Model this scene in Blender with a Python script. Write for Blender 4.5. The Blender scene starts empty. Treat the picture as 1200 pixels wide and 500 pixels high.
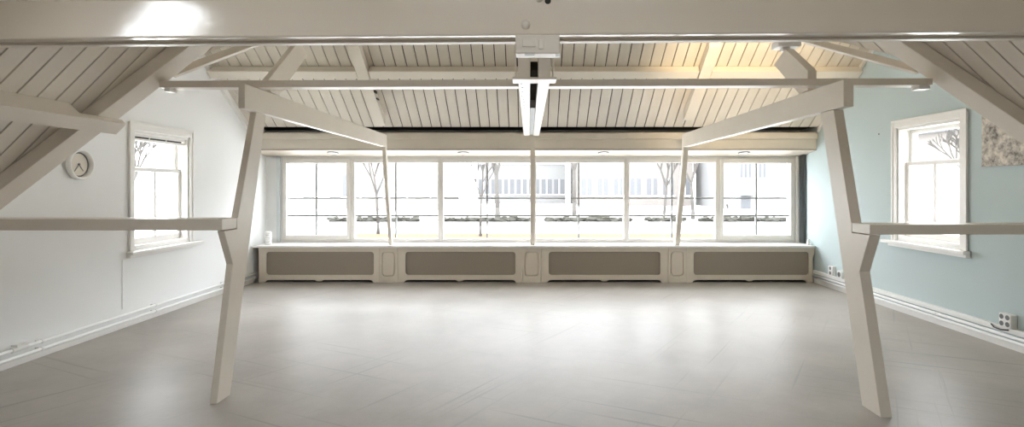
import bpy, bmesh, math, random
from mathutils import Vector, Matrix
random.seed(7)
S = bpy.context.scene
C = S.collection
F = 640.0                       # focal length in pixels of the 1200 px wide frame
XL, XR = -4.30, 4.45            # inner faces of the side walls
YW = 9.0                        # glass plane of the window wall

# ------------------------------------------------------------------ materials
def srgb(r, g, b):
    f = lambda v: (v/255/12.92) if v/255 <= .04045 else ((v/255+.055)/1.055)**2.4
    return (f(r), f(g), f(b), 1)

def mat(name, col, rough=.5, spec=.5, var=.06, scale=6, bump=.0, bscale=40, island=0, metal=0, stretch=None):
    m = bpy.data.materials.new(name); m.use_nodes = True
    nt = m.node_tree; N = nt.nodes; L = nt.links
    b = N['Principled BSDF']
    b.inputs['Roughness'].default_value = rough
    b.inputs['Specular IOR Level'].default_value = spec
    b.inputs['Metallic'].default_value = metal
    tc = N.new('ShaderNodeTexCoord')
    mp = N.new('ShaderNodeMapping'); L.new(tc.outputs['Object'], mp.inputs[0])
    if stretch: mp.inputs['Scale'].default_value = stretch
    no = N.new('ShaderNodeTexNoise'); no.inputs['Scale'].default_value = scale; no.inputs['Detail'].default_value = 5
    L.new(mp.outputs[0], no.inputs['Vector'])
    mx = N.new('ShaderNodeMix'); mx.data_type = 'RGBA'
    c = srgb(*col)
    mx.inputs['A'].default_value = tuple(v*(1-var) for v in c[:3])+(1,)
    mx.inputs['B'].default_value = tuple(min(1, v*(1+var)) for v in c[:3])+(1,)
    L.new(no.outputs['Fac'], mx.inputs['Factor'])
    out = mx.outputs['Result']
    if island:
        g = N.new('ShaderNodeNewGeometry')
        hs = N.new('ShaderNodeHueSaturation')
        mr = N.new('ShaderNodeMapRange'); mr.inputs['To Min'].default_value = 1-island; mr.inputs['To Max'].default_value = 1+island
        L.new(g.outputs['Random Per Island'], mr.inputs['Value'])
        L.new(mr.outputs[0], hs.inputs['Value']); L.new(out, hs.inputs['Color'])
        out = hs.outputs['Color']
    L.new(out, b.inputs['Base Color'])
    if bump:
        n2 = N.new('ShaderNodeTexNoise'); n2.inputs['Scale'].default_value = bscale; n2.inputs['Detail'].default_value = 4
        L.new(mp.outputs[0], n2.inputs['Vector'])
        bp = N.new('ShaderNodeBump'); bp.inputs['Strength'].default_value = bump; bp.inputs['Distance'].default_value = .01
        L.new(n2.outputs['Fac'], bp.inputs['Height']); L.new(bp.outputs[0], b.inputs['Normal'])
    return m

M = {}
M['timber'] = mat('cream_painted_timber', (221, 213, 201), .33, .5, .07, 3, .12, 14)
M['beam'] = mat('cream_gloss_beam', (224, 214, 199), .13, .9, .05, 2, .14, 7)
M['board'] = mat('painted_boards', (216, 208, 196), .42, .4, .06, 3, .1, 20, island=.035)
M['backing'] = mat('dark_board_gap', (60, 52, 44), .9, .1)
M['trimw'] = mat('white_woodwork', (233, 231, 228), .35, .5, .03)
M['wframe'] = mat('window_paint', (225, 222, 217), .4, .5, .04)
M['muntin'] = mat('grey_muntin', (140, 140, 138), .45, .4, .04)
M['wallw'] = mat('grey_white_wall', (233, 234, 234), .75, .3, .03, 1.5, .05, 60)
M['wallb'] = mat('pale_blue_wall', (184, 197, 198), .7, .3, .03, 1.5, .05, 60)
M['wallc'] = mat('plain_wall', (216, 208, 196), .8, .2)
M['cover'] = mat('cover_paint', (214, 204, 189), .4, .4, .05)
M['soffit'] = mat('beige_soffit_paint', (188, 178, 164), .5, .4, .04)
M['grille'] = mat('brown_mesh_grille', (150, 140, 127), .7, .2, .12, 160)
M['white'] = mat('white_plastic', (236, 236, 234), .35, .5, .02)
M['pipe'] = mat('white_pipe', (238, 238, 236), .3, .5, .02)
M['dark'] = mat('dark_parts', (38, 34, 30), .6, .4)
M['grey'] = mat('grey_metal', (150, 150, 148), .4, .5)
M['face'] = mat('clock_face_paper', (226, 219, 206), .6, .3, .03)
M['curtain'] = mat('grey_cloth', (140, 146, 148), .9, .1)
M['curtainl'] = mat('pale_cloth', (205, 212, 214), .9, .1)
M['hole'] = mat('socket_holes', (120, 120, 122), .6, .3)
M['bark'] = mat('tree_bark', (74, 71, 68), .9, .1, .2, 9)
M['soil'] = mat('pale_soil', (92, 76, 58), .95, .1, .25, 5)
M['paving'] = mat('pale_paving', (214, 213, 210), .9, .2, .06, 2)
M['lawn'] = mat('pale_winter_lawn', (196, 194, 178), .95, .1, .12, 4)
M['render'] = mat('pale_render', (120, 119, 118), .9, .2, .03)
M['brickp'] = mat('pale_brick', (110, 105, 101), .9, .2, .08, 9)
M['roof'] = mat('slate_roof', (100, 102, 105), .8, .2, .08, 5)
M['hwin'] = mat('house_glass', (78, 79, 82), .3, .5, .08)
M['hedge'] = mat('winter_hedge', (58, 57, 52), .95, .1, .3, 14)

def floor_mat():
    m = bpy.data.materials.new('polished_screed'); m.use_nodes = True
    nt = m.node_tree; N = nt.nodes; L = nt.links; b = N['Principled BSDF']
    tc = N.new('ShaderNodeTexCoord')
    n1 = N.new('ShaderNodeTexNoise'); n1.inputs['Scale'].default_value = 1.3; n1.inputs['Detail'].default_value = 7; n1.inputs['Roughness'].default_value = .68
    L.new(tc.outputs['Object'], n1.inputs['Vector'])
    r = N.new('ShaderNodeValToRGB'); L.new(n1.outputs['Fac'], r.inputs[0])
    r.color_ramp.elements[0].position = .3; r.color_ramp.elements[0].color = srgb(159, 154, 148)
    r.color_ramp.elements[1].position = .72; r.color_ramp.elements[1].color = srgb(181, 176, 170)
    # scratches: stretched noise in two directions
    def scratch(rot, sc, lo, hi):
        m0 = N.new('ShaderNodeMapping'); m0.inputs['Rotation'].default_value = (0, 0, rot); L.new(tc.outputs['Object'], m0.inputs[0])
        mp = N.new('ShaderNodeMapping'); mp.inputs['Scale'].default_value = sc; L.new(m0.outputs[0], mp.inputs[0])
        n = N.new('ShaderNodeTexNoise'); n.inputs['Scale'].default_value = 1; n.inputs['Detail'].default_value = 2
        L.new(mp.outputs[0], n.inputs['Vector'])
        mr = N.new('ShaderNodeMapRange'); mr.inputs['From Min'].default_value = lo; mr.inputs['From Max'].default_value = hi
        L.new(n.outputs['Fac'], mr.inputs[0]); return mr.outputs[0]
    s1 = scratch(.45, (.45, 22, 1), .64, .74); s2 = scratch(-1.0, (.5, 26, 1), .64, .74)
    mx = N.new('ShaderNodeMath'); mx.operation = 'MAXIMUM'; L.new(s1, mx.inputs[0]); L.new(s2, mx.inputs[1])
    mc = N.new('ShaderNodeMix'); mc.data_type = 'RGBA'; L.new(mx.outputs[0], mc.inputs['Factor'])
    L.new(r.outputs[0], mc.inputs['A']); mc.inputs['B'].default_value = srgb(154, 150, 145)
    L.new(mc.outputs['Result'], b.inputs['Base Color'])
    n2 = N.new('ShaderNodeTexNoise'); n2.inputs['Scale'].default_value = 2.6; n2.inputs['Detail'].default_value = 6
    L.new(tc.outputs['Object'], n2.inputs['Vector'])
    mr = N.new('ShaderNodeMapRange'); mr.inputs['From Min'].default_value = 0; mr.inputs['From Max'].default_value = 1
    mr.inputs['To Min'].default_value = .30; mr.inputs['To Max'].default_value = .44
    L.new(n2.outputs['Fac'], mr.inputs[0]); L.new(mr.outputs[0], b.inputs['Roughness'])
    b.inputs['Specular IOR Level'].default_value = .14
    n4 = N.new('ShaderNodeTexNoise'); n4.inputs['Scale'].default_value = 3.4; n4.inputs['Detail'].default_value = 3
    L.new(tc.outputs['Object'], n4.inputs['Vector'])
    bp = N.new('ShaderNodeBump'); bp.inputs['Strength'].default_value = .16; bp.inputs['Distance'].default_value = .012
    L.new(n4.outputs['Fac'], bp.inputs['Height']); L.new(bp.outputs[0], b.inputs['Normal'])
    return m
M['floor'] = floor_mat()

def glass_mat():
    m = bpy.data.materials.new('window_glass'); m.use_nodes = True
    nt = m.node_tree; N = nt.nodes; L = nt.links; N.remove(N['Principled BSDF'])
    t = N.new('ShaderNodeBsdfTransparent'); g = N.new('ShaderNodeBsdfGlossy'); g.inputs['Roughness'].default_value = .02
    lw = N.new('ShaderNodeLayerWeight'); lw.inputs['Blend'].default_value = .5
    pw = N.new('ShaderNodeMath'); pw.operation = 'POWER'; L.new(lw.outputs['Facing'], pw.inputs[0]); pw.inputs[1].default_value = 5
    fr = N.new('ShaderNodeMath'); fr.operation = 'MULTIPLY_ADD'; L.new(pw.outputs[0], fr.inputs[0]); fr.inputs[1].default_value = .4; fr.inputs[2].default_value = .02
    mx = N.new('ShaderNodeMixShader'); L.new(fr.outputs[0], mx.inputs[0]); L.new(t.outputs[0], mx.inputs[1]); L.new(g.outputs[0], mx.inputs[2])
    L.new(mx.outputs[0], N['Material Output'].inputs[0]); return m
M['glass'] = glass_mat()

def lamp_mat(name, col, st):
    m = bpy.data.materials.new(name); m.use_nodes = True
    b = m.node_tree.nodes['Principled BSDF']; b.inputs['Base Color'].default_value = srgb(240, 238, 230)
    b.inputs['Emission Color'].default_value = srgb(*col); b.inputs['Emission Strength'].default_value = st; return m
M['lens'] = lamp_mat('lamp_lens', (255, 248, 235), .25)

def stone_mat():
    m = bpy.data.materials.new('stone_photo_print'); m.use_nodes = True
    nt = m.node_tree; N = nt.nodes; L = nt.links; b = N['Principled BSDF']; b.inputs['Roughness'].default_value = .6
    tc = N.new('ShaderNodeTexCoord')
    n = N.new('ShaderNodeTexNoise'); n.inputs['Scale'].default_value = 13; n.inputs['Detail'].default_value = 9; n.inputs['Roughness'].default_value = .7
    L.new(tc.outputs['Object'], n.inputs['Vector'])
    r = N.new('ShaderNodeValToRGB'); L.new(n.outputs['Fac'], r.inputs[0])
    e = r.color_ramp.elements
    e[0].position = .36; e[0].color = srgb(96, 90, 84); e[1].position = .62; e[1].color = srgb(214, 206, 194)
    x = e.new(.47); x.color = srgb(168, 160, 150)
    L.new(r.outputs[0], b.inputs['Base Color']); return m
M['stone'] = stone_mat()

# ------------------------------------------------------------------ mesh helpers
def BM(): return bmesh.new()

def hexa(bm, p):
    """eight corners: four of one end (in order), four of the other end"""
    v = [bm.verts.new(Vector(q)) for q in p]
    for f in ((0, 1, 2, 3), (7, 6, 5, 4), (0, 4, 5, 1), (1, 5, 6, 2), (2, 6, 7, 3), (3, 7, 4, 0)):
        bm.faces.new([v[i] for i in f])

def box(bm, x0, x1, y0, y1, z0, z1):
    hexa(bm, [(x0, y0, z0), (x1, y0, z0), (x1, y1, z0), (x0, y1, z0), (x0, y0, z1), (x1, y0, z1), (x1, y1, z1), (x0, y1, z1)])

def bar(bm, a, b, u, v):
    """prism from a to b; section a, a+u, a+u+v, a+v"""
    a, b, u, v = map(Vector, (a, b, u, v))
    hexa(bm, [a, a+u, a+u+v, a+v, b, b+u, b+u+v, b+v])

def extr(bm, pts, d):
    """polygon (list of 3D points) extruded by vector d"""
    d = Vector(d); n = len(pts)
    a = [bm.verts.new(Vector(p)) for p in pts]; b = [bm.verts.new(Vector(p)+d) for p in pts]
    bm.faces.new(a); bm.faces.new(b[::-1])
    for i in range(n): bm.faces.new([a[i], b[i], b[(i+1) % n], a[(i+1) % n]])

def tube(bm, a, b, r0, r1=None, seg=12, cap=True):
    a, b = Vector(a), Vector(b); r1 = r0 if r1 is None else r1
    z = (b-a).normalized(); t = Vector((0, 0, 1)) if abs(z.z) < .9 else Vector((1, 0, 0))
    x = z.cross(t).normalized(); y = z.cross(x)
    A = []; B = []
    for i in range(seg):
        an = 2*math.pi*i/seg; d = x*math.cos(an)+y*math.sin(an)
        A.append(bm.verts.new(a+d*r0)); B.append(bm.verts.new(b+d*r1))
    for i in range(seg): bm.faces.new([A[i], A[(i+1) % seg], B[(i+1) % seg], B[i]])
    if cap: bm.faces.new(A[::-1]); bm.faces.new(B)

def lathe(bm, o, axis, prof, seg=32):
    """prof: (radius, distance along axis) ring list, closed at both ends"""
    o = Vector(o); z = Vector(axis).normalized(); t = Vector((0, 0, 1)) if abs(z.z) < .9 else Vector((1, 0, 0))
    x = z.cross(t).normalized(); y = z.cross(x); rings = []
    for r, h in prof:
        rings.append([bm.verts.new(o+z*h+(x*math.cos(2*math.pi*i/seg)+y*math.sin(2*math.pi*i/seg))*r) for i in range(seg)])
    for A, B in zip(rings, rings[1:]):
        for i in range(seg): bm.faces.new([A[i], A[(i+1) % seg], B[(i+1) % seg], B[i]])
    return rings

def rrect(x0, x1, z0, z1, r, seg=5):
    out = []
    for cx, cz, a0 in ((x1-r, z1-r, 0), (x0+r, z1-r, 90), (x0+r, z0+r, 180), (x1-r, z0+r, 270)):
        for i in range(seg+1):
            a = math.radians(a0+90*i/seg); out.append((cx+r*math.cos(a), cz+r*math.sin(a)))
    return out

def plate(bm, outer, holes, y0, y1):
    """flat board in the XZ plane with holes, thickness from y0 to y1"""
    edges = []; b2 = bmesh.new()
    for loop in [outer]+holes:
        vs = [b2.verts.new((x, y0, z)) for x, z in loop]
        edges += [b2.edges.new((vs[i], vs[(i+1) % len(vs)])) for i in range(len(vs))]
    bmesh.ops.triangle_fill(b2, edges=edges, use_beauty=True)
    g = bmesh.ops.extrude_face_region(b2, geom=b2.faces[:])
    bmesh.ops.translate(b2, verts=[e for e in g['geom'] if isinstance(e, bmesh.types.BMVert)], vec=(0, y1-y0, 0))
    me = bpy.data.meshes.new('tmp'); b2.to_mesh(me); b2.free(); bm.from_mesh(me); bpy.data.meshes.remove(me)

def link(name, bm, m, parent=None, bevel=0, smooth=False, origin=None):
    bmesh.ops.recalc_face_normals(bm, faces=bm.faces[:])
    off = Vector((0, 0, 0))
    if parent is not None:
        p = parent
        while p is not None: off += p.location; p = p.parent
    elif origin is not None: off = Vector(origin)
    else:
        xs = [v.co for v in bm.verts]
        off = Vector(((min(v.x for v in xs)+max(v.x for v in xs))/2, (min(v.y for v in xs)+max(v.y for v in xs))/2, min(v.z for v in xs)))
    bmesh.ops.translate(bm, verts=bm.verts[:], vec=-off)
    me = bpy.data.meshes.new(name); bm.to_mesh(me); bm.free()
    if smooth:
        for p in me.polygons: p.use_smooth = True
    o = bpy.data.objects.new(name, me); C.objects.link(o); me.materials.append(M[m])
    if parent is not None: o.parent = parent
    else: o.location = off
    if bevel:
        b = o.modifiers.new('bevel', 'BEVEL'); b.width = bevel; b.segments = 2; b.limit_method = 'ANGLE'; b.angle_limit = .6
    return o

def tag(o, label, cat, group=None, kind=None):
    o['label'] = label; o['category'] = cat
    if group: o['group'] = group
    if kind: o['kind'] = kind
    return o

def thing(name, loc, label, cat, group=None):
    o = bpy.data.objects.new(name, None); C.objects.link(o); o.location = loc; o.empty_display_size = .1
    return tag(o, label, cat, group, 'thing')

def structure(name, bm, m, bevel=0):
    o = link(name, bm, m, origin=(0, 0, 0), bevel=bevel); o['kind'] = 'structure'; return o

def struct_empty(name, loc):
    o = bpy.data.objects.new(name, None); C.objects.link(o); o.location = loc; o['kind'] = 'structure'; return o

# ------------------------------------------------------------------ shell
b = BM(); box(b, XL-.3, XR+.3, -3.0, 9.3, -.2, 0); structure('floor', b, 'floor')

# side walls with a window opening each: (y0,y1,z0,z1)
LW = (5.93, 6.90, .82, 2.11)
RW = (5.62, 6.60, .87, 2.20)
def wall_with_hole(x0, x1, h, ze):
    b = BM()
    box(b, x0, x1, -3.0, 3.95, 0, ze); box(b, x0, x1, 3.95, h[0], 0, 3.6); box(b, x0, x1, h[1], 9.3, 0, 3.6)
    box(b, x0, x1, h[0], h[1], 0, h[2]); box(b, x0, x1, h[0], h[1], h[3], 3.6)
    bmesh.ops.remove_doubles(b, verts=b.verts[:], dist=1e-5); return b
structure('wall_left', wall_with_hole(XL-.25, XL, LW, 1.25), 'wallw')
structure('wall_right', wall_with_hole(XR, XR+.25, RW, 1.45), 'wallb')
b = BM()
WX0, WX1, WZ0, WZ1 = (332-620)/71.1, (930-620)/71.1, .595, 1.985
box(b, XL, XR, YW-.06, YW+.25, 0, WZ0); box(b, XL, XR, YW-.06, YW+.25, WZ1, 2.6)
box(b, XL, WX0, YW-.06, YW+.25, WZ0, WZ1); box(b, WX1, XR, YW-.06, YW+.25, WZ0, WZ1)
structure('wall_far', b, 'wallw')
b = BM(); box(b, XL, XR, -3.2, -3.0, 0, 3.6); structure('wall_near', b, 'wallc')

# ---- roof geometry
SF = .68
def zfar(y): return 2.38+SF*(8.4-y)
K_L = Vector((-2.98, 4.40, 2.29)); P_L = Vector((-3.953, 4.08, 1.316)); U_L = Vector((-2.496, 5.07, 2.774))
K_R = Vector((3.24, 4.38, 2.33)); P_R = Vector((3.783, 4.175, 1.813)); U_R = Vector((2.567, 5.53, 2.97))
NL = Vector((-1, 0, 1)).normalized(); NR = Vector((.95, 0, 1)).normalized()
RD = .10                                                     # rafter depth under the boards
def zl(X): return K_L.z+(X-K_L.x)+RD/NL.z                    # board undersides
def zr(X): return K_R.z-.95*(X-K_R.x)+RD/NR.z
LID = 3.40

# far slope boards
b = BM(); n = NF = Vector((0, SF, 1)).normalized(); W = .148; x = XL+.004
while x < XR-.01:
    x1 = min(x+W-.013, XR-.002); y0, y1 = 6.88, 8.36
    bar(b, (x, y0, zfar(y0)), (x, y1, zfar(y1)), (x1-x, 0, 0), n*.02); x += W
structure('ceiling_far', b, 'board')
b = BM(); y0, y1 = 6.8, 8.38
box(b, XL, XR, 8.40, 9.3, 2.42, 2.5)
bar(b, (XL, y0, zfar(y0)+.026), (XL, y1, zfar(y1)+.026), (XR-XL, 0, 0), n*.08); structure('ceiling_far_backing', b, 'backing')
FILL_LID = (-1.1, 1.3, .45, 1.15)
b = BM(); box(b, -2.15, 2.36, -3.0, FILL_LID[2], LID, LID+.1); box(b, -2.15, 2.36, FILL_LID[3], 5.7, LID, LID+.1); box(b, -2.15, FILL_LID[0], FILL_LID[2], FILL_LID[3], LID, LID+.1); box(b, FILL_LID[1], 2.36, FILL_LID[2], FILL_LID[3], LID, LID+.1)
box(b, XL, XR, 5.7, 6.95, LID, LID+.1); structure('ceiling', b, 'wallc')

w = struct_empty('window_11', (.1, .8, LID))  # unseen roof window, added only to let fill light into the near end
b = BM(); box(b, FILL_LID[0], FILL_LID[1], FILL_LID[2], FILL_LID[2]+.06, LID-.02, LID+.14); box(b, FILL_LID[0], FILL_LID[1], FILL_LID[3]-.06, FILL_LID[3], LID-.02, LID+.14)
box(b, FILL_LID[0], FILL_LID[0]+.06, FILL_LID[2]+.06, FILL_LID[3]-.06, LID-.02, LID+.14); box(b, FILL_LID[1]-.06, FILL_LID[1], FILL_LID[2]+.06, FILL_LID[3]-.06, LID-.02, LID+.14); link('frame', b, 'trimw', w)
b = BM(); box(b, FILL_LID[0]+.05, FILL_LID[1]-.05, FILL_LID[2]+.05, FILL_LID[3]-.05, LID+.10, LID+.106); link('pane', b, 'glass', w)

# cross wing slopes: boards run down the slope, side by side along Y
SKY_L = (1.15, 1.95, -2.98, -2.50)      # roof window in the left slope: y0,y1,x0,x1
FILL_SKY_R = (-2.2, -1.2, 2.45, 3.15)  # made-up roof window behind the camera, added as back fill
def slope_boards(side):
    K, P, U, N_ = (K_L, P_L, U_L, NL) if side < 0 else (K_R, P_R, U_R, NR)
    zz = zl if side < 0 else zr
    xw = XL+.002 if side < 0 else XR-.002
    xt = (LID-zl(0)) if side < 0 else (zr(0)-LID)/.95
    Pw = P+(K-P)*((xw-P.x)/(K.x-P.x))                        # valley line carried down to the wall
    Ut = U+(U-K)*((xt-U.x)/(U.x-K.x))
    def xv(y):                                               # where the valley stands at depth y
        if y <= Pw.y: return xw
        if y <= K.y: return Pw.x+(K.x-Pw.x)*(y-Pw.y)/(K.y-Pw.y)
        return min(max(K.x+(Ut.x-K.x)*(y-K.y)/(Ut.y-K.y), min(K.x, Ut.x)), max(K.x, Ut.x))
    b = BM(); sk = SKY_L if side < 0 else FILL_SKY_R
    W = .145; y = -2.99; g = .013
    cuts = [sk[0], sk[1], Pw.y, K.y]
    while y < Ut.y-.02:
        ya, yb = y, min(y+W-g, Ut.y)
        segs = sorted([ya, yb]+[c for c in cuts if ya+.001 < c < yb-.001])
        for a, c in zip(segs, segs[1:]):
            inside = a >= sk[0]-.002 and c <= sk[1]+.002
            xa, xc = xv(a), xv(c)
            runs = [((xa, xc), (xt, xt))] if not inside else ([((xa, xc), (sk[2], sk[2])), ((sk[3], sk[3]), (xt, xt))] if side < 0 else [((xa, xc), (sk[3], sk[3])), ((sk[2], sk[2]), (xt, xt))])
            for (p0, p1), (q0, q1) in runs:
                pts = [Vector((p0, a, zz(p0))), Vector((p1, c, zz(p1))), Vector((q1, c, zz(q1))), Vector((q0, a, zz(q0)))]
                if (pts[0]-pts[3]).length < .01 and (pts[1]-pts[2]).length < .01: continue
                extr(b, pts, N_*.02)
        y += W
    # dark sheet over the boards, split round the roof window
    d = BM(); o = N_*.024
    for (a, c, l, h) in ((-3.0, sk[0]-.01, None, None), (sk[0]-.01, sk[1]+.01, 'lo', None), (sk[0]-.01, sk[1]+.01, None, 'hi'), (sk[1]+.01, Pw.y, None, None)):
        x0 = xw if h is None else (sk[3] if side < 0 else sk[2])
        x1 = xt if l is None else (sk[2] if side < 0 else sk[3])
        extr(d, [Vector((x0, a, zz(x0)))+o, Vector((x0, c, zz(x0)))+o, Vector((x1, c, zz(x1)))+o, Vector((x1, a, zz(x1)))+o], N_*.08)
    extr(d, [Vector((xw, Pw.y, zz(xw)))+o, Vector((K.x, K.y, zz(K.x)))+o, Vector((xt, Ut.y, zz(xt)))+o, Vector((xt, Pw.y, zz(xt)))+o], N_*.08)
    nm = 'left' if side < 0 else 'right'
    structure('ceiling_'+nm, b, 'board'); structure('ceiling_'+nm+'_backing', d, 'backing')
    # the room's own near slope, meeting the cross wing in the valley
    e = BM()
    def up(p): return Vector((p.x, p.y, zz(p.x)))
    A = up(K); B_ = up(Pw); T = up(Ut)
    extr(e, [A, Vector((xw, K.y, A.z)), B_], (0, -.02, .06))
    extr(e, [A, T, Vector((xw, Ut.y, T.z)), Vector((xw, K.y, A.z))], (0, -.03, .06))
    structure('ceiling_'+nm+'_near', e, 'board')
    # roof window; the right one is made up to bring in fill light
    w = struct_empty('window_9' if side < 0 else 'window_10', ((sk[2]+sk[3])/2, (sk[0]+sk[1])/2, zz((sk[2]+sk[3])/2)))
    f = BM()
    def P3(x, y, h): return Vector((x, y, zz(x)))+N_*h
    for (x0, x1, y0, y1) in ((sk[2], sk[3], sk[0], sk[0]+.05), (sk[2], sk[3], sk[1]-.05, sk[1]), (sk[2], sk[2]+.04, sk[0]+.05, sk[1]-.05), (sk[3]-.04, sk[3], sk[0]+.05, sk[1]-.05)):
        extr(f, [P3(x0, y0, .0), P3(x1, y0, .0), P3(x1, y1, .0), P3(x0, y1, .0)], N_*.11)
    link('frame', f, 'trimw', w)
    f = BM(); extr(f, [P3(sk[2]+.04, sk[0]+.05, .08), P3(sk[3]-.04, sk[0]+.05, .08), P3(sk[3]-.04, sk[1]-.05, .08), P3(sk[2]+.04, sk[1]-.05, .08)], N_*.006)
    link('pane', f, 'glass', w)
    return Pw, Ut
PwL, UtL = slope_boards(-1)
PwR, UtR = slope_boards(1)

# valley rafters
def valley(side):
    K, P, U, N_, Pw, Ut = (K_L, P_L, U_L, NL, PwL, UtL) if side < 0 else (K_R, P_R, U_R, NR, PwR, UtR)
    a = Pw+(K-P).normalized()*.14
    e = K+(K-P).normalized()*.05
    b = BM(); bar(b, a, e+(K-P).normalized()*.9, (0, -.21, 0), N_*(RD-.003))
    o = link('valley_rafter', b, 'timber', bevel=.006)
    tag(o, 'broad cream rafter sloping down the roof valley above the wall clock' if side < 0 else 'broad cream rafter sloping down the roof valley in front of the blue wall', 'rafter', 'valley rafters', 'thing')
    b = BM(); d = (U-K).normalized()
    bar(b, K+d*.16+N_*.03, Ut-d*.05+N_*.03, (0, -.05, 0), N_*(RD-.033))
    o = link('valley_batten', b, 'timber', bevel=.004)
    tag(o, 'thin edge batten rising from the left end of the long thin purlin' if side < 0 else 'thin edge batten rising from the right end of the long thin purlin', 'batten', 'valley battens', 'thing')
valley(-1); valley(1)

# purlin of the cross wing, left, set square to the slope, notched over the valley rafter
b = BM(); dn = -NL; al = Vector((-1, 0, -1)).normalized()
A0 = Vector((-3.31, 0, zl(-3.31)))+dn*.003
bar(b, A0+Vector((0, -2.9, 0)), A0+Vector((0, 3.93, 0)), dn*.152, al*.115)
bar(b, A0+dn*(RD+.003)+Vector((0, 3.93, 0)), A0+dn*(RD+.003)+Vector((0, 4.34, 0)), dn*(.152-RD-.003), al*.115)
o = link('purlin', b, 'timber'); tag(o, 'cream purlin under the boards at far left, ending above the clock', 'purlin', kind='thing')

# ------------------------------------------------------------------ big beam across the top
b = BM(); yb0, yb1 = 2.85, 2.98
zb = lambda x: 2.288+.007*x
ztp = lambda x: 2.487+.007*x
xa, xb = -2.885, 3.19
hexa(b, [(xa, yb0, zb(xa)), (xb, yb0, zb(xb)), (xb, yb1, zb(xb)), (xa, yb1, zb(xa)), (xa, yb0, ztp(xa)), (xb, yb0, ztp(xb)), (xb, yb1, ztp(xb)), (xa, yb1, ztp(xa))])
root = thing('collar_beam', (0, 2.915, 2.288), 'massive glossy cream beam spanning the whole top of the room', 'beam')
link('beam', b, 'beam', root, bevel=.008)
b = BM(); bar(b, (xa, yb1-.045, zb(xa)-.0125), (xb, yb1-.045, zb(xb)-.0125), (0, .045, 0), (0, 0, .012)); link('edge_strip', b, 'timber', root)
for px, py, r in ((616, 29, .024), (632, -2, .02)):
    x, z = (px-620)/224.6, 1.5+(218-py)/224.6
    b = BM(); lathe(b, (x, yb0+.001, z), (0, -1, 0), [(.0005, .016), (r*.6, .016), (r, .008), (r, 0)], 20); link('bolt', b, 'timber', root, smooth=True)
b = BM(); tube(b, ((642-620)/224.6, yb0, 2.465), ((642-620)/224.6, yb0-.004, 2.465), .016, seg=16); link('bolt_hole', b, 'dark', root)

# hanger under the beam at the centre
root = thing('beam_hanger', (.045, 2.86, 2.19), 'cream hanger block under the middle of the big beam', 'hanger')
b = BM(); x0, x1 = (604-620)/226, (656-620)/226
box(b, x0, x1, 2.832, 2.93, 2.187, 2.286); link('block', b, 'timber', root, bevel=.006)
b = BM(); box(b, -.035, .035, 2.826, 2.832, 2.222, 2.262); box(b, .05, .075, 2.826, 2.832, 2.21, 2.26); link('face_plate', b, 'timber', root, bevel=.002)
b = BM(); box(b, -.022, .028, 2.835, 2.86, 2.176, 2.187); link('clip', b, 'white', root)
b = BM(); box(b, x1-.02, x1+.002, 2.835, 2.86, 2.172, 2.187); link('clip', b, 'white', root)

# central double tie beam
root = thing('double_tie_beam', (.04, 6.0, 2.25), 'double plank tie beam running from the hanger to the central window post', 'beam')
for a, c in ((-.078, .008), (.064, .150)):
    b = BM(); box(b, a, c, 3.77, 8.16, 2.25, 2.415); link('plank', b, 'timber', root, bevel=.004)
b = BM(); box(b, .010, .062, 5.33, 8.15, 2.262, 2.40); link('filler', b, 'muntin', root, bevel=.003)
b = BM(); box(b, .010, .062, 3.95, 5.32, 2.34, 2.40); link('core', b, 'backing', root)
b = BM(); box(b, -.115, .19, 3.74, 3.90, 2.232, 2.248); link('bearing_plate', b, 'timber', root, bevel=.003)
for sx in (-.1, .175-.012):
    b = BM(); box(b, sx-.0, sx+.012, 3.76, 3.88, 2.248, 2.72); link('hanger_strap', b, 'timber', root)
for k in range(9):
    b = BM()
    y = 4.0+.18*k+random.uniform(-.04, .04); x = -.06+random.uniform(-.008, .012)
    box(b, x, x+random.uniform(.008, .02), y, y+.02, 2.2485, 2.2502)
    link('pencil_mark', b, 'hole', root)

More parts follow.
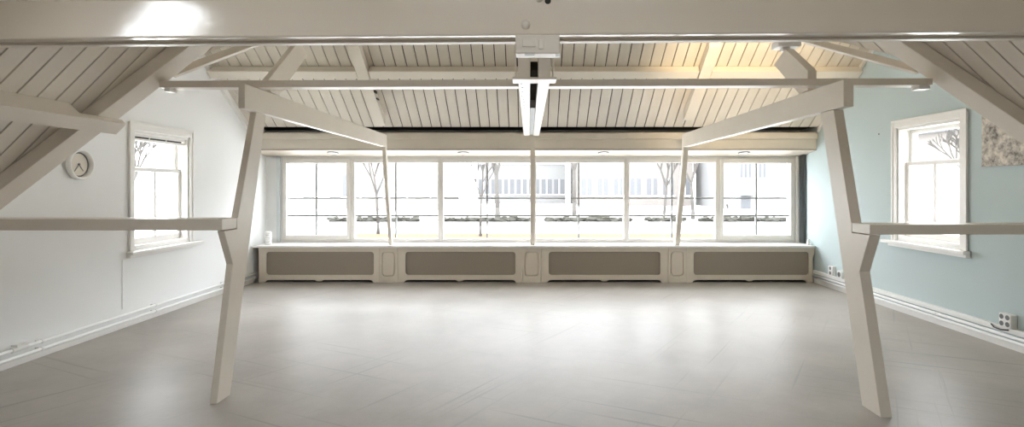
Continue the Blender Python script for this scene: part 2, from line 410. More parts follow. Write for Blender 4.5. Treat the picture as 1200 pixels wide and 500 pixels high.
# ------------------------------------------------------------------ trusses
def truss(side):
    L_ = side < 0
    nm = 'left' if L_ else 'right'
    xi, xo = (-2.15, -2.20) if L_ else (2.28, 2.355)
    d = (xo-xi, 0, 0)
    if L_:
        prof = [(3.76, 0), (3.966, .935), (3.85, 1.185), (4.022, 1.185), (4.022, 1.27), (4.035, 1.27), (4.305, 2.083), (4.46, 2.083), (3.93, 0)]
        rail = (3.822, 4.018, 1.19, 1.27); ty0, ty1, tz0, tz1 = 4.13, 8.17, 2.088, 2.275
    else:
        prof = [(3.54, 0), (3.77, .91), (3.657, 1.172), (3.862, 1.172), (3.862, 1.243), (3.868, 1.243), (4.09, 2.072), (4.27, 2.072), (3.74, 0)]
        rail = (3.655, 3.857, 1.176, 1.243); ty0, ty1, tz0, tz1 = 3.96, 8.05, 2.077, 2.275
    b = BM(); extr(b, [(xi, y, z) for y, z in prof], d)
    o = link('truss_post', b, 'timber', bevel=.004)
    tag(o, 'leaning cream post with bracket standing on the floor before the white wall' if L_ else 'leaning cream post with bracket standing on the floor before the blue wall', 'post', 'leaning truss posts', 'thing')
    # rail on the bracket
    xe = -3.90 if L_ else 4.22
    b = BM(); box(b, min(xi, xe), max(xi, xe), *rail)
    o = link('rail_beam', b, 'timber', bevel=.004)
    tag(o, 'horizontal cream rail crossing in front of the white side wall' if L_ else 'horizontal cream rail crossing in front of the blue side wall', 'rail', 'rails on the post brackets', 'thing')
    # tie beam
    b = BM(); box(b, min(xi, xo), max(xi, xo), ty0, ty1, tz0, tz1)
    o = link('tie_beam', b, 'timber', bevel=.004)
    tag(o, 'cream tie beam on the post before the white wall, running to the windows' if L_ else 'cream tie beam on the post before the blue wall, running to the windows', 'beam', 'tie beams of the trusses', 'thing')
    # near upper rafter of the truss
    m = .80 if L_ else .72
    y0, z0 = (4.56, 2.283) if L_ else (4.50, 2.283)
    y1 = 5.35 if L_ else 5.12
    t = .245 if L_ else .24
    ylo = y0-.0
    pts = [(xi, y0+.0, z0), (xi, y0+.30, z0), (xi, y1+.12, z0+m*(y1+.12-y0-.30)), (xi, y1, z0+m*(y1-y0)+.0)]
    if L_: pts = [(xi, 4.47, 2.350), (xi, 4.56, 2.283), (xi, 4.70, 2.283), (xi, 5.30, 2.77), (xi, 5.13, 2.875)]
    else: pts = [(xi, 4.47, 2.45), (xi, 4.47, 2.283), (xi, 4.62, 2.283), (xi, 5.09, 2.63), (xi, 4.86, 2.722)]
    b = BM(); extr(b, pts, d); o = link('truss_rafter', b, 'timber', bevel=.004)
    tag(o, 'short cream rafter rising from the post top nearest the white wall' if L_ else 'short cream rafter rising to a white lamp over the blue wall post', 'rafter', 'short rafters over the post tops', 'thing')
    # far post, leaning in from the sill to the tie beam
    if L_: q = [(8.55, .581), (8.63, .581), (8.26, 2.05), (8.26, 2.27), (8.175, 2.27), (8.175, 2.05)]
    else: q = [(8.53, .581), (8.61, .581), (8.14, 2.05), (8.14, 2.27), (8.055, 2.27), (8.055, 2.05)]
    b = BM(); extr(b, [(xi, y, z) for y, z in q], d); o = link('window_post', b, 'timber', bevel=.003)
    tag(o, 'slim leaning post on the sill, second window from the clock wall' if L_ else 'slim leaning post on the sill, second window from the blue wall', 'post', 'slim posts before the window row', 'thing')
    # far rafter under the boards
    root = thing('far_rafter', (xi, 7.5, 2.4), 'rafter with dark gap pieces under the far boards, on the white wall side' if L_ else 'rafter under the far boards, on the blue wall side beside warm lamplight', 'rafter', 'rafters under the far boards')
    g = .006; h = .14; ya, yc = 6.9, 8.16 if L_ else 8.05
    b = BM(); extr(b, [(xi, ya, zfar(ya)-g), (xi, ya, zfar(ya)-g-h), (xi, yc+.0, zfar(yc)-g-h), (xi, yc+.0, zfar(yc)-g)], (-.15 if L_ else .15, 0, 0))
    link('rafter', b, 'timber', root, bevel=.003)
    if L_:
        b = BM(); xs = xi+.004
        for (y, hh) in ((7.45, .05), (7.55, .035), (7.66, .02)):
            box(b, xs, xs+.016, y, y+.11, zfar(y+.05)-.13, zfar(y+.05)-.13+hh)
        link('gap_pieces', b, 'dark', root)  # dark pieces standing in for a gap in the boards
truss(-1); truss(1)
# central far post and rafter
b = BM(); q = [(8.55, .581), (8.63, .581), (8.27, 2.24), (8.17, 2.24)]
extr(b, [(.02, y, z) for y, z in q], (.07, 0, 0)); o = link('window_post', b, 'timber', bevel=.003)
tag(o, 'slim upright post on the sill in the middle, under the double tie beam', 'post', 'slim posts before the window row', 'thing')

# long thin purlin from valley to valley, lying on both tie beams
zp = lambda x: 2.29+.0033*x
for x0, x1, wa, lab in ((-2.93, -.082, (-2.90, -2.85), 'long thin purlin from the valley on the clock side to the double tie beam'), (.154, 3.20, (3.10, 3.19), 'long thin purlin from the double tie beam to the valley on the blue wall side')):
    root = thing('long_purlin', ((x0+x1)/2, 4.385, 2.28), lab, 'purlin', 'long thin purlins between the valleys')
    b = BM(); hexa(b, [(x0, 4.325, zp(x0)), (x1, 4.325, zp(x1)), (x1, 4.445, zp(x1)), (x0, 4.445, zp(x0)), (x0, 4.325, zp(x0)+.055), (x1, 4.325, zp(x1)+.055), (x1, 4.445, zp(x1)+.055), (x0, 4.445, zp(x0)+.055)])
    link('purlin_bar', b, 'timber', root, bevel=.004)
    b = BM(); box(b, *wa, 4.34, 4.43, zp(wa[0])-.028, zp(wa[0])-.001); link('end_wedge', b, 'white', root)

# far purlin under the boards
b = BM(); y = 7.43; p0 = Vector((XL+.003, y, zfar(y)-.006)); t = Vector((0, -1, SF)).normalized()
u = -NF
for x0, x1 in ((XL+.003, -2.31), (-2.14, 2.27), (2.44, XR-.003)):
    bar(b, (x0, y, zfar(y)-.006), (x1, y, zfar(y)-.006), u*.10, t*.13)
o = link('ceiling_purlin', b, 'timber', bevel=.005)
tag(o, 'cream purlin running wall to wall beneath the far sloping boards', 'purlin', kind='thing')

# wall plate over the windows with ledge, soffit, trims
root = thing('wall_plate', (.07, 8.55, 2.03), 'deep cream timber plate running along above the window row', 'beam')
b = BM(); box(b, XL+.004, XR-.004, 8.45, 8.58, 2.078, 2.335); link('plate', b, 'timber', root, bevel=.004)
b = BM(); box(b, XL+.004, XR-.004, 8.40, 8.449, 2.225, 2.315); link('ledge', b, 'timber', root, bevel=.006)
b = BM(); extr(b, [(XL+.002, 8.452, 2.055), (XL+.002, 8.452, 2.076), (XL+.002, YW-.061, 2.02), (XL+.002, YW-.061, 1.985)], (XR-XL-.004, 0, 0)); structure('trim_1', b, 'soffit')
b = BM(); bar(b, (XL, 6.95, zfar(6.95)-.004), (XL, 8.38, zfar(8.38)-.004), (.05, 0, 0), (0, 0, -.09)); structure('trim_2', b, 'trimw')
b = BM(); bar(b, (XR, 6.95, zfar(6.95)-.004), (XR, 8.38, zfar(8.38)-.004), (-.03, 0, 0), (0, 0, -.06)); structure('trim_3', b, 'trimw')

# recessed downlights in the soffit
names = ['recessed soffit downlight above the leftmost window', 'recessed soffit downlight above the third window, left of the middle post',
         'recessed soffit downlight above the fourth window, right of the middle post', 'recessed soffit downlight above the rightmost window']
for px, lab in zip((390, 543, 707, 872), names):
    X = (px-620)/74.2; Y = 8.63; Z = 2.055-(Y-8.452)*.1434; ax = Vector((0, -.1434, -1)).normalized(); o_ = Vector((X, Y, Z))
    root = thing('downlight', (X, Y, Z), lab, 'light', 'soffit downlights')
    b = BM(); lathe(b, o_+ax*.0005, ax, [(.085, 0), (.092, .006), (.086, .014), (.060, .016), (.055, .006)], 28); link('ring', b, 'muntin', root, smooth=True)
    b = BM(); tube(b, o_+ax*.001, o_+ax*.010, .054, seg=24); link('lens', b, 'lens', root)

# small white lamp on the right truss rafter, shining up at the far boards
root = thing('spot_lamp', (2.318, 4.90, 2.70), 'small white lamp on top of the short rafter above the blue wall post', 'lamp')
b = BM(); box(b, 2.27, 2.345, 4.89, 4.95, 2.712, 2.742); box(b, 2.215, 2.42, 4.85, 5.0, 2.742, 2.80); link('housing', b, 'white', root, bevel=.006)
b = BM(); box(b, 2.24, 2.40, 5.001, 5.006, 2.75, 2.79); link('lens', b, 'lens', root)
ld = bpy.data.lights.new('spot_lamp_bulb', 'SPOT'); ld.energy = 20; ld.color = (1, .78, .48); ld.spot_size = math.radians(75); ld.spot_blend = .9; ld.shadow_soft_size = .05
lo = bpy.data.objects.new('bulb', ld); C.objects.link(lo); lo.parent = root
lo.location = (.0, .16, .075); lo.rotation_euler = (Vector((2.75, 6.95, 3.30))-Vector((2.318, 5.06, 2.775))).to_track_quat('-Z', 'Y').to_euler()

# ------------------------------------------------------------------ window row
def far_window(n, px0, px1, vert, casement):
    x0, x1 = (px0-620)/71.1, (px1-620)/71.1
    w = struct_empty('window_%d' % n, ((x0+x1)/2, YW, WZ0))
    z0, z1 = WZ0, WZ1; f = .045
    b = BM(); y0, y1 = YW-.055, YW+.05
    box(b, x0+.001, x0+f, y0, y1, z0, z1); box(b, x1-f, x1-.001, y0, y1, z0, z1)
    box(b, x0+f, x1-f, y0, y1, z0, z0+.05); box(b, x0+f, x1-f, y0, y1, z1-.045, z1)
    link('frame', b, 'wframe', w, bevel=.003)
    gx0, gx1, gz0, gz1 = x0+f, x1-f, z0+.05, z1-.045
    if casement:
        b = BM(); s = .055; y2 = YW-.075
        a0, a1, c0, c1 = gx0-.02, gx1+.02, gz0-.02, gz1+.01
        box(b, a0, a0+s, y2, y1-.02, c0, c1); box(b, a1-s, a1, y2, y1-.02, c0, c1)
        box(b, a0+s, a1-s, y2, y1-.02, c0, c0+s+.02); box(b, a0+s, a1-s, y2, y1-.02, c1-s-.02, c1)
        sash = link('sash', b, 'wframe', w, bevel=.004)
        gx0, gx1, gz0, gz1 = a0+s, a1-s, c0+s+.02, c1-s-.02
        if casement == 2:
            b = BM(); hx = (846-620)/70.0; lathe(b, (hx, y2+.001, 1.19), (0, -1, 0), [(.014, 0), (.016, .012), (.001, .014)], 16)
            tube(b, (hx, y2-.012, 1.19), (hx, y2-.04, 1.185), .008); tube(b, (hx, y2-.04, 1.20), (hx+.012, y2-.04, 1.08), .009)
            link('handle', b, 'grey', sash, smooth=True)
    else:
        b = BM(); box(b, gx0-.005, gx1+.005, YW-.053, YW-.005, gz1-.055, gz1); link('blind_cassette', b, 'trimw', w, bevel=.004)
        gz1 -= .055
    b = BM()
    mw = .012
    for v in vert:
        vx = (v-620)/71.1; box(b, vx-mw, vx+mw, YW-.012, YW+.03, gz0, gz1)
    for z, hw in ((1.303, .011), (1.015, .015)):
        xs = [gx0]+[(v-620)/71.1 for v in vert]+[gx1]
        for i, (a, c) in enumerate(zip(xs, xs[1:])):
            box(b, a+(mw if i else 0), c-(mw if i < len(xs)-2 else 0), YW-.012, YW+.03, z-hw, z+hw)
    link('glazing_bars', b, 'muntin', w)
    b = BM(); box(b, gx0-.004, gx1+.004, YW+.005, YW+.011, gz0-.004, gz1+.004); link('pane', b, 'glass', w)
EDG = [332, 413.5, 517, 625, 733.5, 840.5, 930]
far_window(1, EDG[0], EDG[1], [371], 1)
far_window(2, EDG[1], EDG[2], [464], 0)
far_window(3, EDG[2], EDG[3], [571], 0)
far_window(4, EDG[3], EDG[4], [678], 0)
far_window(5, EDG[4], EDG[5], [787], 0)
far_window(6, EDG[5], EDG[6], [886], 2)

# sill board
b = BM(); box(b, XL+.02, XR-.015, 8.45, YW-.062, .545, .578)
o = link('window_sill_board', b, 'trimw', bevel=.008); tag(o, 'long white sill board under the window row, on the radiator covers', 'sill', kind='thing')

# vertical trims and folded curtains at the ends of the row
b = BM(); box(b, WX0-.07, WX0-.012, YW-.09, YW-.061, .58, 2.01); structure('trim_4', b, 'curtainl', .003)
b = BM(); box(b, WX1+.012, WX1+.075, YW-.10, YW-.061, .58, 2.01); structure('trim_5', b, 'trimw', .003)
def curtain(x0, x1, y0, y1, m, lab):
    b = BM(); n = 26; fr = []; 
    for i in range(n+1):
        t = i/n; fr.append((x0+(x1-x0)*(.5+.5*math.sin(t*math.pi*6)), y0+(y1-y0)*t))
    vs = [[b.verts.new((x, y, z)) for x, y in fr] for z in (.585, 1.3, 2.005)]
    for A, B in zip(vs, vs[1:]):
        for i in range(n): b.faces.new([A[i], A[i+1], B[i+1], B[i]])
    r = bmesh.ops.solidify(b, geom=b.faces[:], thickness=.006)
    o = link('curtain', b, m, smooth=True); tag(o, lab, 'curtain', kind='thing')
curtain(XR-.06, XR-.012, YW-.24, YW-.11, 'curtain', 'narrow dark grey curtain folded in the corner by the blue wall')

# ribbed white holder standing on the left end of the sill
b = BM(); pr = [(.001, 0)]
for k in range(6):
    h = .034*k; pr += [(.040, h), (.050, h+.006), (.050, h+.024), (.040, h+.03)]
pr += [(.034, .205), (.001, .206)]
cx, cy = (314.5-620)/73.9, 8.66
lathe(b, (cx, cy, .5785), (0, 0, 1), pr, 28); o = link('ribbed_jar', b, 'white', smooth=False)
tag(o, 'small white ribbed jar on the left end of the sill', 'jar', kind='thing')
b = BM(); lathe(b, (4.40, 8.60, .579), (0, 0, 1), [(.001, 0), (.026, 0), (.03, .02), (.022, .07), (.012, .085), (.001, .088)], 20)
o = link('small_cup', b, 'white', smooth=True); tag(o, 'tiny white cup on the right end of the sill', 'cup', kind='thing')

# ------------------------------------------------------------------ radiator covers
YC = 8.50
def X75(p): return (p-620)/75.3
def cover(p0, p1, g0, g1, lab, endscroll=False):
    x0, x1 = X75(p0)+.002, X75(p1)-.002
    root = thing('radiator_cover', ((x0+x1)/2, YC, 0), lab, 'radiator cover', 'radiator covers under the window row')
    zt = .542; ft = .10
    xm = (x0+x1)/2
    outer = [(x0, 0), (x0+ft, 0), (x0+ft+.015, .03), (x0+ft+.06, .042), (xm-.06, .042), (xm-.035, .018), (xm+.035, .018), (xm+.06, .042), (x1-ft-.06, .042), (x1-ft-.015, .03), (x1-ft, 0), (x1, 0), (x1, zt), (x0, zt)]
    hole = rrect(X75(g0), X75(g1), .118, .478, .045)
    b = BM(); plate(b, outer, [hole], YC, YC+.022); link('frame', b, 'cover', root, bevel=.003)
    b = BM(); box(b, X75(g0)-.03, X75(g1)+.03, YC+.0235, YC+.03, .10, .5); link('grille', b, 'grille', root)
    b = BM(); box(b, x0, x1, YC-.012, YC-.0005, .505, .543); link('top_moulding', b, 'cover', root, bevel=.004)
    if endscroll:
        b = BM(); n = 10; pts = [(x1+.001, .543), (x1+.075, .543)]
        for i in range(n+1):
            t = i/n; pts.append((x1+.075-.074*math.sin(t*math.pi/2)-.006*math.sin(t*math.pi*3), .535-.16*t))
        extr(b, [(x, YC+.002, z) for x, z in pts], (0, .03, 0)); link('corbel', b, 'cover', root)
        b = BM(); box(b, x1-.02, x1-.002, YC+.03, 8.93, .0, .54); link('side_panel', b, 'cover', root)
    return root
cover(303, 445, 312, 438, 'radiator cover with brown grille nearest the white wall')
cover(466, 612, 475, 604, 'radiator cover with brown grille just left of the middle post')
cover(634, 783, 643, 774, 'radiator cover with brown grille just right of the middle post')
cover(804, 953, 813, 948, 'radiator cover with brown grille nearest the blue wall', True)
for p0, p1, lab in ((445, 466, 'moulded pilaster panel between the two left radiator covers'), (612, 634, 'moulded pilaster panel under the middle post'), (783, 804, 'moulded pilaster panel between the two right radiator covers')):
    x0, x1 = X75(p0)+.001, X75(p1)-.001
    root = thing('pilaster', ((x0+x1)/2, YC, 0), lab, 'panel', 'pilasters between the radiator covers')
    b = BM(); h = rrect(x0+.035, x1-.04, .10, .485, .06, 6)
    plate(b, [(x0, 0), (x1, 0), (x1, .542), (x0, .542)], [h], YC-.004, YC+.022); link('surround', b, 'cover', root, bevel=.004)
    b = BM(); plate(b, rrect(x0+.050, x1-.055, .115, .47, .048, 6), [], YC+.002, YC+.022); link('field', b, 'cover', root, bevel=.006)
    b = BM(); box(b, x0+.03, x1-.03, YC+.0225, YC+.03, .09, .5); link('back_board', b, 'cover', root)
    b = BM(); box(b, x0, x1, YC-.016, YC-.0045, .505, .543); link('top_moulding', b, 'cover', root, bevel=.004)

# ------------------------------------------------------------------ side windows
def side_window(n, side, h, cas, blind):
    xw = XL if side < 0 else XR; s = side
    y0, y1, z0, z1 = h
    w = struct_empty('window_%d' % n, (xw, (y0+y1)/2, z0))
    cy0, cy1, cz0, cz1 = cas
    def bx(b, d0, d1, *r):
        a, c = xw+s*d0, xw+s*d1; box(b, min(a, c), max(a, c), *r)
    b = BM()
    bx(b, -.022, -.0005, cy0, y0, cz0, cz1); bx(b, -.022, -.0005, y1, cy1, cz0, cz1); bx(b, -.022, -.0005, y0, y1, z1, cz1)
    link('casing', b, 'trimw', w, bevel=.005)
    b = BM()
    bx(b, -.03, -.0225, cy0-.005, cy0+.025, cz0, cz1+.006); bx(b, -.03, -.0225, cy1-.025, cy1+.005, cz0, cz1+.006); bx(b, -.03, -.0225, cy0+.025, cy1-.025, cz1-.022, cz1+.006)
    link('casing_moulding', b, 'trimw', w, bevel=.003)
    # box frame in the reveal
    b = BM()
    bx(b, .0, .20, y0+.0005, y0+.03, z0, z1); bx(b, .0, .20, y1-.03, y1-.0005, z0, z1)
    bx(b, .0, .20, y0+.03, y1-.03, z1-.03, z1-.0005); bx(b, .0, .20, y0+.03, y1-.03, z0+.0005, z0+.03)
    link('jamb_lining', b, 'trimw', w, bevel=.003)
    zt = z0+(z1-z0)*.66
    a0, a1, b0, b1 = y0+.03, y1-.03, z0+.03, z1-.03
    b = BM()                                                 # upper sash
    bx(b, .13, .17, a0, a0+.045, zt, b1); bx(b, .13, .17, a1-.045, a1, zt, b1)
    bx(b, .13, .17, a0+.045, a1-.045, b1-.045, b1); bx(b, .13, .17, a0+.045, a1-.045, zt, zt+.045)
    up = link('upper_sash', b, 'trimw', w, bevel=.003)
    b = BM(); bx(b, .148, .152, a0+.043, a1-.043, zt+.043, b1-.043); link('pane', b, 'glass', up)
    b = BM(); mid = (a0+a1)/2                                # lower sash, one step further in
    bx(b, .085, .128, a0, a0+.05, b0, zt+.04); bx(b, .085, .128, a1-.05, a1, b0, zt+.04)
    bx(b, .085, .128, a0+.05, a1-.05, b0, b0+.07); bx(b, .085, .128, a0+.05, a1-.05, zt-.005, zt+.04)
    bx(b, .09, .125, mid-.02, mid+.02, b0+.07, zt-.005)
    lo_ = link('lower_sash', b, 'trimw', w, bevel=.003)
    b = BM(); bx(b, .104, .108, a0+.048, a1-.048, b0+.068, zt-.003); link('pane', b, 'glass', lo_)
    b = BM(); bx(b, -.10, -.0305, cy0-.06, cy1+.10, cz0-.035, cz0-.0005); bx(b, -.0304, -.0005, cy0-.03, cy1+.03, cz0-.035, cz0-.0005)
    bx(b, -.0005, .08, y0+.001, y1-.001, z0-.03, z0+.0)
    bx(b, -.05, -.0005, cy0-.03, cy1+.03, cz0-.07, cz0-.036)
    link('sill', b, 'trimw', w, bevel=.004)
    if blind:
        b = BM(); bx(b, .03, .06, a0+.005, a1-.005, b1-.075, b1-.05); 
        bx(b, .03, .06, a0+.005, a1-.005, b1-.03, b1-.002); rail_ = link('blind_rail', b, 'trimw', w)
        b = BM()
        for k in range(3):
            yy = a0+.02+k*(a1-a0-.04)/3; bx(b, .035, .055, yy, yy+(a1-a0-.04)/3-.04, b1-.050, b1-.030)
        link('blind_slats', b, 'dark', rail_)
side_window(7, -1, LW, (5.855, 6.967, .80, 2.195), True)
side_window(8, 1, RW, (5.53, 6.67, .845, 2.285), False)

# ------------------------------------------------------------------ wall clock
cy, cz = 5.19, 1.705
root = thing('wall_clock', (XL, cy, cz-.145), 'round white wall clock on the white wall under the rafter', 'clock')
b = BM(); lathe(b, (XL+.001, cy, cz), (1, 0, 0), [(.118, 0), (.128, .0), (.145, .02), (.147, .05), (.140, .06), (.126, .056), (.120, .03), (.118, .0)], 48); link('rim', b, 'white', root, smooth=True)
b = BM(); tube(b, (XL+.002, cy, cz), (XL+.018, cy, cz), .119, seg=48); link('face', b, 'face', root)
def hand(dy, dz, L_, wd, nm):
    b = BM(); d = Vector((0, dy, dz)).normalized(); p = Vector((0, -d.z, d.y)); o = Vector((XL+.022, cy, cz))
    extr(b, [o-d*.015+p*wd, o-d*.015-p*wd, o+d*L_-p*wd*.6, o+d*L_+p*wd*.6], (.003, 0, 0)); link(nm, b, 'muntin', root)
hand(-.62, -.78, .082, .006, 'hour_hand'); hand(.62, -.75, .078, .005, 'minute_hand')
b = BM(); tube(b, (XL+.018, cy, cz), (XL+.030, cy, cz), .008, seg=16); link('hub', b, 'hole', root)
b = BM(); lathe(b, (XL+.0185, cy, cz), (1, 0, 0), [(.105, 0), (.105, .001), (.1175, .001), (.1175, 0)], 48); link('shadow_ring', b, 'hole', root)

# ------------------------------------------------------------------ poster
root = thing('stone_picture', (XR-.01, 5.0, 1.69), 'grey stone pattern picture hung on the blue wall behind the rafter', 'picture')
b = BM(); box(b, XR-.024, XR-.001, 4.62, 5.34, 1.745, 2.26); link('print', b, 'stone', root)
b = BM(); box(b, XR-.026, XR-.001, 4.62, 5.34, 1.690, 1.744); link('border_strip', b, 'stone', root)

# ------------------------------------------------------------------ skirtings, pipes, sockets
b = BM(); box(b, XL+.0005, XL+.018, -2.9, 8.49, 0, .055); structure('baseboard_left', b, 'trimw', .004)
def pipe_run(x, z, y0, y1, r, lab, group, nm='heating_pipe', clips=()):
    root = thing(nm, (x, (y0+y1)/2, z), lab, 'pipe', group)
    b = BM(); tube(b, (x, y0, z), (x, y1, z), r, seg=14); link('tube', b, 'pipe', root, smooth=True)
    for y in clips:
        b = BM(); s = 1 if x < 0 else -1
        box(b, min(x-s*.001-s*r, XL if x < 0 else XR), max(x-s*.001-s*r, XL if x < 0 else XR), y, y+.02, z-.012, z+.012)
        tube(b, (x, y, z), (x, y+.02, z), r+.004, seg=14); link('wall_mount_clip', b, 'white', root)
    return root
coup = pipe_run(XL+.055, .150, -2.8, 8.48, .014, 'upper white heating pipe along the foot of the white wall', 'pipes along the white wall', clips=(4.75, 6.2, 7.6))
pipe_run(XL+.055, .085, -2.8, 8.48, .014, 'lower white heating pipe along the foot of the white wall', 'pipes along the white wall', clips=(4.75, 6.2, 7.6))
b = BM(); box(b, XL+.03, XL+.085, 4.50, 4.60, .17, .19); tube(b, (XL+.055, 4.48, .15), (XL+.055, 4.62, .15), .022, seg=16)
link('coupling', b, 'white', coup)
b = BM(); box(b, XL+.0005, XL+.006, 5.765, 5.79, .20, .72); o = link('cable_cover', b, 'wallw', bevel=.003); tag(o, 'slim white cable cover running down below the white wall window', 'cable cover', kind='thing')

b = BM(); box(b, XR-.02, XR-.0005, -2.9, 8.49, 0, .075); structure('baseboard_right', b, 'trimw', .004)
b = BM(); box(b, XR-.045, XR-.0005, -2.9, 8.48, .150, .198); o = link('cable_trunking', b, 'white', bevel=.004); tag(o, 'white cable trunking along the foot of the blue wall, above the pipes', 'trunking', kind='thing')
pipe_run(XR-.04, .122, -2.8, 8.48, .016, 'upper white pipe along the foot of the blue wall, under the trunking', 'pipes along the blue wall', clips=(4.4, 5.9, 7.4))
pipe_run(XR-.04, .082, -2.8, 8.48, .014, 'lower white pipe along the foot of the blue wall, above the skirting', 'pipes along the blue wall')

def socket(y0, y1, z0, z1, dep, rows, cols, lab):
    root = thing('power_socket', (XR, (y0+y1)/2, z0), lab, 'socket', 'power sockets on the blue wall trunking')
    b = BM(); box(b, XR-dep, XR-.0005, y0, y1, z0, z1); link('body', b, 'white', root, bevel=.006)
    for i in range(cols):
        for j in range(rows):
            y = y0+(y1-y0)*(i+.5)/cols; z = z0+(z1-z0)*(j+.5)/rows
            b = BM(); r = min((y1-y0)/cols, (z1-z0)/rows)*.36
            tube(b, (XR-dep-.001, y, z), (XR-dep-.0025, y, z), r, seg=18); link('outlet', b, 'hole', root)
socket(4.975, 5.10, .20, .325, .065, 2, 2, 'white four-way power socket near the right frame edge')
socket(7.92, 8.04, .20, .335, .05, 2, 1, 'taller white socket by the radiator cover on the blue wall')
socket(7.68, 7.79, .20, .30, .06, 1, 1, 'shorter white socket just before the leaning post, blue wall')
b = BM(); pts = [(XR-.05, 5.20, .19), (XR-.075, 5.14, .175), (XR-.08, 5.06, .172), (XR-.07, 4.99, .185)]
for a, c in zip(pts, pts[1:]): tube(b, a, c, .006, seg=8)
o = link('black_cable', b, 'dark'); tag(o, 'short black cable hanging below the four-way socket', 'cable', kind='thing')
for px, py, lab in ((1030, 157, 'small nail mark in the blue wall left of its window'), (1152, 157, 'small nail mark in the blue wall between window and picture')):
    s = (px-620)/XR; y = F/s; z = 1.5+(218-py)/s
    b = BM(); lathe(b, (XR-.0005, y, z), (-1, 0, 0), [(.012, 0), (.012, .003), (.001, .006)], 14); o = link('wall_nail', b, 'hole'); tag(o, lab, 'nail', 'nails in the blue wall', 'thing')  # small dark dot in the wall, built as a bare nail

# ------------------------------------------------------------------ outdoors
b = BM(); box(b, -60, 60, 9.31, 90, -.3, -.02); structure('ground', b, 'paving')
b = BM(); box(b, -60, XL-.31, -40, 9.30, -.3, -.02); box(b, XR+.31, 60, -40, 9.30, -.3, -.02); box(b, XL-.30, XR+.30, -40, -3.21, -.3, -.02); structure('lawn', b, 'lawn')
b = BM(); box(b, -9, 12, 15.6, 17.0, -.02, .02); structure('planting_path', b, 'soil')

segs = [(-6.4, -3.4), (-2.9, .2), (.5, 3.4), (3.7, 5.1), (5.5, 8.8)]
wl = ['low white garden wall seen through the second window', 'low white garden wall seen through the third window', 'low white garden wall seen through the fourth window', 'short low white garden wall seen through the fifth window', 'low white garden wall seen through the rightmost window']
for (x0, x1), lab in zip(segs, wl):
    root = thing('garden_wall', ((x0+x1)/2, 17.5, 0), lab, 'wall', 'garden walls across the street')
    b = BM(); box(b, x0, x1, 17.4, 17.6, -.02, .34); link('masonry', b, 'paving', root, bevel=.01)
    b = BM(); box(b, x0-.04, x1+.04, 17.36, 17.64, .341, .37); link('coping', b, 'render', root, bevel=.008)
    b = BM(); x = x0+.15
    while x < x1-.1:
        r = random.uniform(.10, .16)
        m = Matrix.Translation((x, 17.52, .38+random.uniform(.03, .06))) @ Matrix.Diagonal((1.5, 1, .62, 1)); bmesh.ops.create_icosphere(b, subdivisions=2, radius=r, matrix=m); x += r*1.55
    for v in b.verts:
        v.co += Vector((random.uniform(-.05, .05), random.uniform(-.05, .05), random.uniform(-.04, .04)))
    for v in b.verts: v.co.z = max(v.co.z, .372)
    o = link('hedge', b, 'hedge'); tag(o, lab.replace('low white garden wall', 'dark clipped hedge on the garden wall').replace('short dark', 'short dark'), 'hedge', 'hedges on the garden walls', 'thing')

def tree(x, y, h, r, lab, spread=.55, seed=1):
    rnd = random.Random(seed)
    root = thing('bare_tree', (x, y, -.02), lab, 'tree', 'bare trees outside')
    t = BM(); br = BM();
    r *= .62; top = Vector((x+rnd.uniform(-.1, .1), y, h*.21))
    tube(t, (x, y, -.02), (x, y, h*.06), r*1.4, r, 9); tube(t, (x, y, h*.06), top, r, r*.8, 9); link('trunk', t, 'bark', root, smooth=True)
    def grow(p, d, L_, rr, dep):
        q = p+d*L_; tube(br, p, q, rr, max(rr*.74, .012), 5 if dep > 2 else 4, cap=False)
        if dep == 0: return
        for k in range(2 if dep < 5 else 3):
            ax = Vector((rnd.uniform(-1, 1), rnd.uniform(-1, 1), rnd.uniform(-.3, .3)))
            nd = (d+ax*spread+Vector((0, 0, .14))).normalized(); grow(q, nd, L_*rnd.uniform(.66, .86), max(rr*.72, .016), dep-1)
    for k in range(3):
        a = 2.1*k+rnd.uniform(0, 1); grow(top, Vector((math.cos(a)*.45, math.sin(a)*.45, 1)).normalized(), h*.095, r*.72, 6)
    link('branches', br, 'bark', root)
def PX(px, y): return (px-620)/F*y
tree(PX(443, 17), 17.0, 6.0, .07, 'bare young tree outside the second window from the left', seed=3)
tree(PX(563, 16.2), 16.2, 5.4, .06, 'slender bare tree outside the third window', seed=5)
tree(PX(583, 24), 24.0, 9.5, .17, 'thick bare tree farther back outside the third window', seed=8)
tree(PX(673, 28), 28.0, 11.0, .15, 'tall bare tree outside the fourth window', seed=12)
tree(PX(778, 19), 19.0, 7.0, .09, 'bare tree outside the fifth window, left of the slim post', seed=15)
tree(PX(812, 25), 25.0, 7.5, .13, 'bare tree outside the fifth window, right of the slim post', seed=21)
tree(-9.5, 13.0, 6.0, .09, 'bare tree outside the side window in the white wall', seed=31)
tree(11.5, 14.0, 6.0, .09, 'bare tree outside the side window in the blue wall', seed=37)

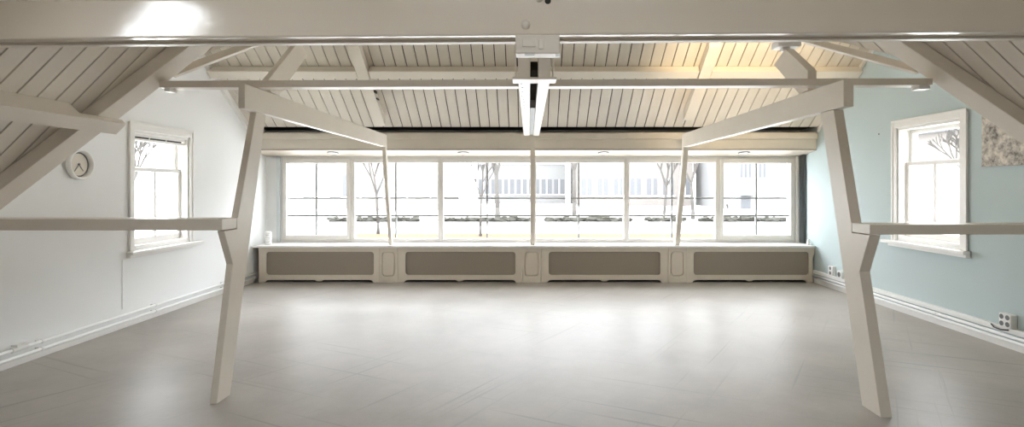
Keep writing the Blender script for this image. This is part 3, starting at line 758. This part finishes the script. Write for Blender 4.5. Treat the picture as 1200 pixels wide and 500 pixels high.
def house(nm, x0, x1, y, h, lab, cols, rows, wm='render', z0=.8, ww=.9, wh=1.3, roof=True, dep=8, door=None):
    root = thing(nm, ((x0+x1)/2, y, 0), lab, 'building', 'buildings across the street')
    b = BM(); box(b, x0, x1, y, y+dep, -.02, h); link('wall', b, wm, root)
    if roof:
        b = BM(); extr(b, [(x0-.3, y-.4, h+.001), (x0-.3, y+dep+.3, h+.001), (x0-.3, y+dep/2, h+dep*.35)], (x1-x0+.6, 0, 0)); link('roof', b, 'roof', root)
    for j in range(rows):
        for i in range(cols):
            cx = x0+(x1-x0)*(i+.5)/cols; z = z0+j*2.7
            if door is not None and j == 0 and i == door: continue
            if z+wh > h-.15: continue
            b = BM(); box(b, cx-ww/2, cx+ww/2, y-.012, y-.001, z, z+wh); w_ = link('window', b, 'hwin', root)
            b = BM(); box(b, cx-.04, cx+.04, y-.03, y-.013, z, z+wh); box(b, cx-ww/2-.08, cx+ww/2+.08, y-.09, y-.013, z-.09, z-.005); link('window_frame', b, 'trimw', w_)
    if door is not None:
        cx = x0+(x1-x0)*(door+.5)/cols
        b = BM(); box(b, cx-.5, cx+.5, y-.03, y-.001, 0, 2.1); link('door', b, 'hwin', root)
        b = BM(); extr(b, [(cx-.9, y-.5, 2.2), (cx+.9, y-.5, 2.2), (cx, y-.5, 2.85)], (0, .49, 0)); link('porch_roof', b, 'roof', root)
    return root
house('apartment_building', -19, -11.6, 38, 11, 'pale apartment block seen through the leftmost window', 4, 4, 'render', wh=1.5, roof=False)
house('brick_house', -11.2, -5.4, 34, 7.6, 'pale brick house seen through the second window', 4, 3, 'brickp')
house('long_house', -4.5, 3.2, 48, 5.4, 'long low house with slate roof seen behind the middle post', 7, 2, 'render')
house('terrace_house', 3.8, 12.6, 42, 5.8, 'terraced house with slate roof seen through the fifth window', 7, 2, 'brickp', ww=.8)
root = house('white_hall', 13.4, 22.0, 36, 9.5, 'white hall with tall slit windows seen through the rightmost window', 1, 0, 'render', roof=False)
b = BM(); box(b, 13.95, 14.6, 35.97, 35.999, -.02, .86); link('door', b, 'hwin', root)
b = BM(); extr(b, [(13.75, 35.6, .90), (14.8, 35.6, .90), (14.27, 35.6, 1.28)], (0, .395, 0)); link('porch_roof', b, 'roof', root)
for k, px in enumerate((869, 874, 879, 891, 896)):
    cx = PX(px, 36); b = BM(); box(b, cx-.09, cx+.09, 35.985, 35.999, 1.5+(218-208)/17.8, 1.5+(218-184)/17.8); link('slit_window', b, 'hwin', root)
root = thing('grey_villa', (17, 20, 0), 'pale villa glimpsed through the side window in the blue wall', 'building', 'buildings across the street')
b = BM(); box(b, 14.5, 22, 18.5, 27, -.02, 3.4); link('wall', b, 'brickp', root)
b = BM(); extr(b, [(14.2, 18.2, 3.401), (14.2, 27.3, 3.401), (14.2, 22.7, 5.4)], (8.2, 0, 0)); link('roof', b, 'roof', root)
for k in range(3):
    b = BM(); box(b, 14.485, 14.499, 19.2+k*2.6, 20.2+k*2.6, .8, 2.1); link('window', b, 'hwin', root)

# ------------------------------------------------------------------ light
w = bpy.data.worlds.new('overcast_sky'); S.world = w; w.use_nodes = True
N = w.node_tree.nodes; bg = N['Background']; bg.inputs[0].default_value = (.90, .95, 1.0, 1); bg.inputs[1].default_value = 1.0
def portal(name, loc, rot, sx, sy):
    ld = bpy.data.lights.new(name, 'AREA'); ld.shape = 'RECTANGLE'; ld.size = sx; ld.size_y = sy; ld.cycles.is_portal = True
    o = bpy.data.objects.new(name, ld); C.objects.link(o); o.location = loc; o.rotation_euler = rot; return o
portal('daylight_portal', ((WX0+WX1)/2, YW+.10, (WZ0+WZ1)/2), (-math.pi/2, 0, 0), WX1-WX0, WZ1-WZ0)
portal('daylight_portal', (XL-.22, sum(LW[:2])/2, sum(LW[2:])/2), (0, -math.pi/2, 0), LW[3]-LW[2], LW[1]-LW[0])
portal('daylight_portal', (XR+.22, sum(RW[:2])/2, sum(RW[2:])/2), (0, math.pi/2, 0), RW[3]-RW[2], RW[1]-RW[0])
portal('daylight_portal', (.1, .8, LID+.15), (0, 0, 0), 2.4, .7)
for sk, zz, N_ in ((SKY_L, zl, NL), (FILL_SKY_R, zr, NR)):
    x = (sk[2]+sk[3])/2; p = Vector((x, (sk[0]+sk[1])/2, zz(x)))+N_*.12
    o = portal('daylight_portal', p, (0, 0, 0), .9, .9); o.rotation_euler = N_.to_track_quat('Z', 'Y').to_euler()

# ------------------------------------------------------------------ camera
cd = bpy.data.cameras.new('camera'); cam = bpy.data.objects.new('camera', cd); C.objects.link(cam)
cam.location = (0, 0, 1.5); cam.rotation_euler = (math.pi/2, 0, 0)
cd.sensor_width = 36; cd.lens = 36*F/1200; cd.shift_x = -20/1200; cd.shift_y = -32/1200; cd.clip_start = .05
S.camera = cam
S.view_settings.view_transform = 'Standard'; S.view_settings.look = 'None'; S.view_settings.gamma = 1
S.view_settings.use_curve_mapping = False; S.view_settings.exposure = 3.85
S.cycles.max_bounces = 16; S.cycles.diffuse_bounces = 10; S.cycles.glossy_bounces = 6; S.cycles.transparent_max_bounces = 16
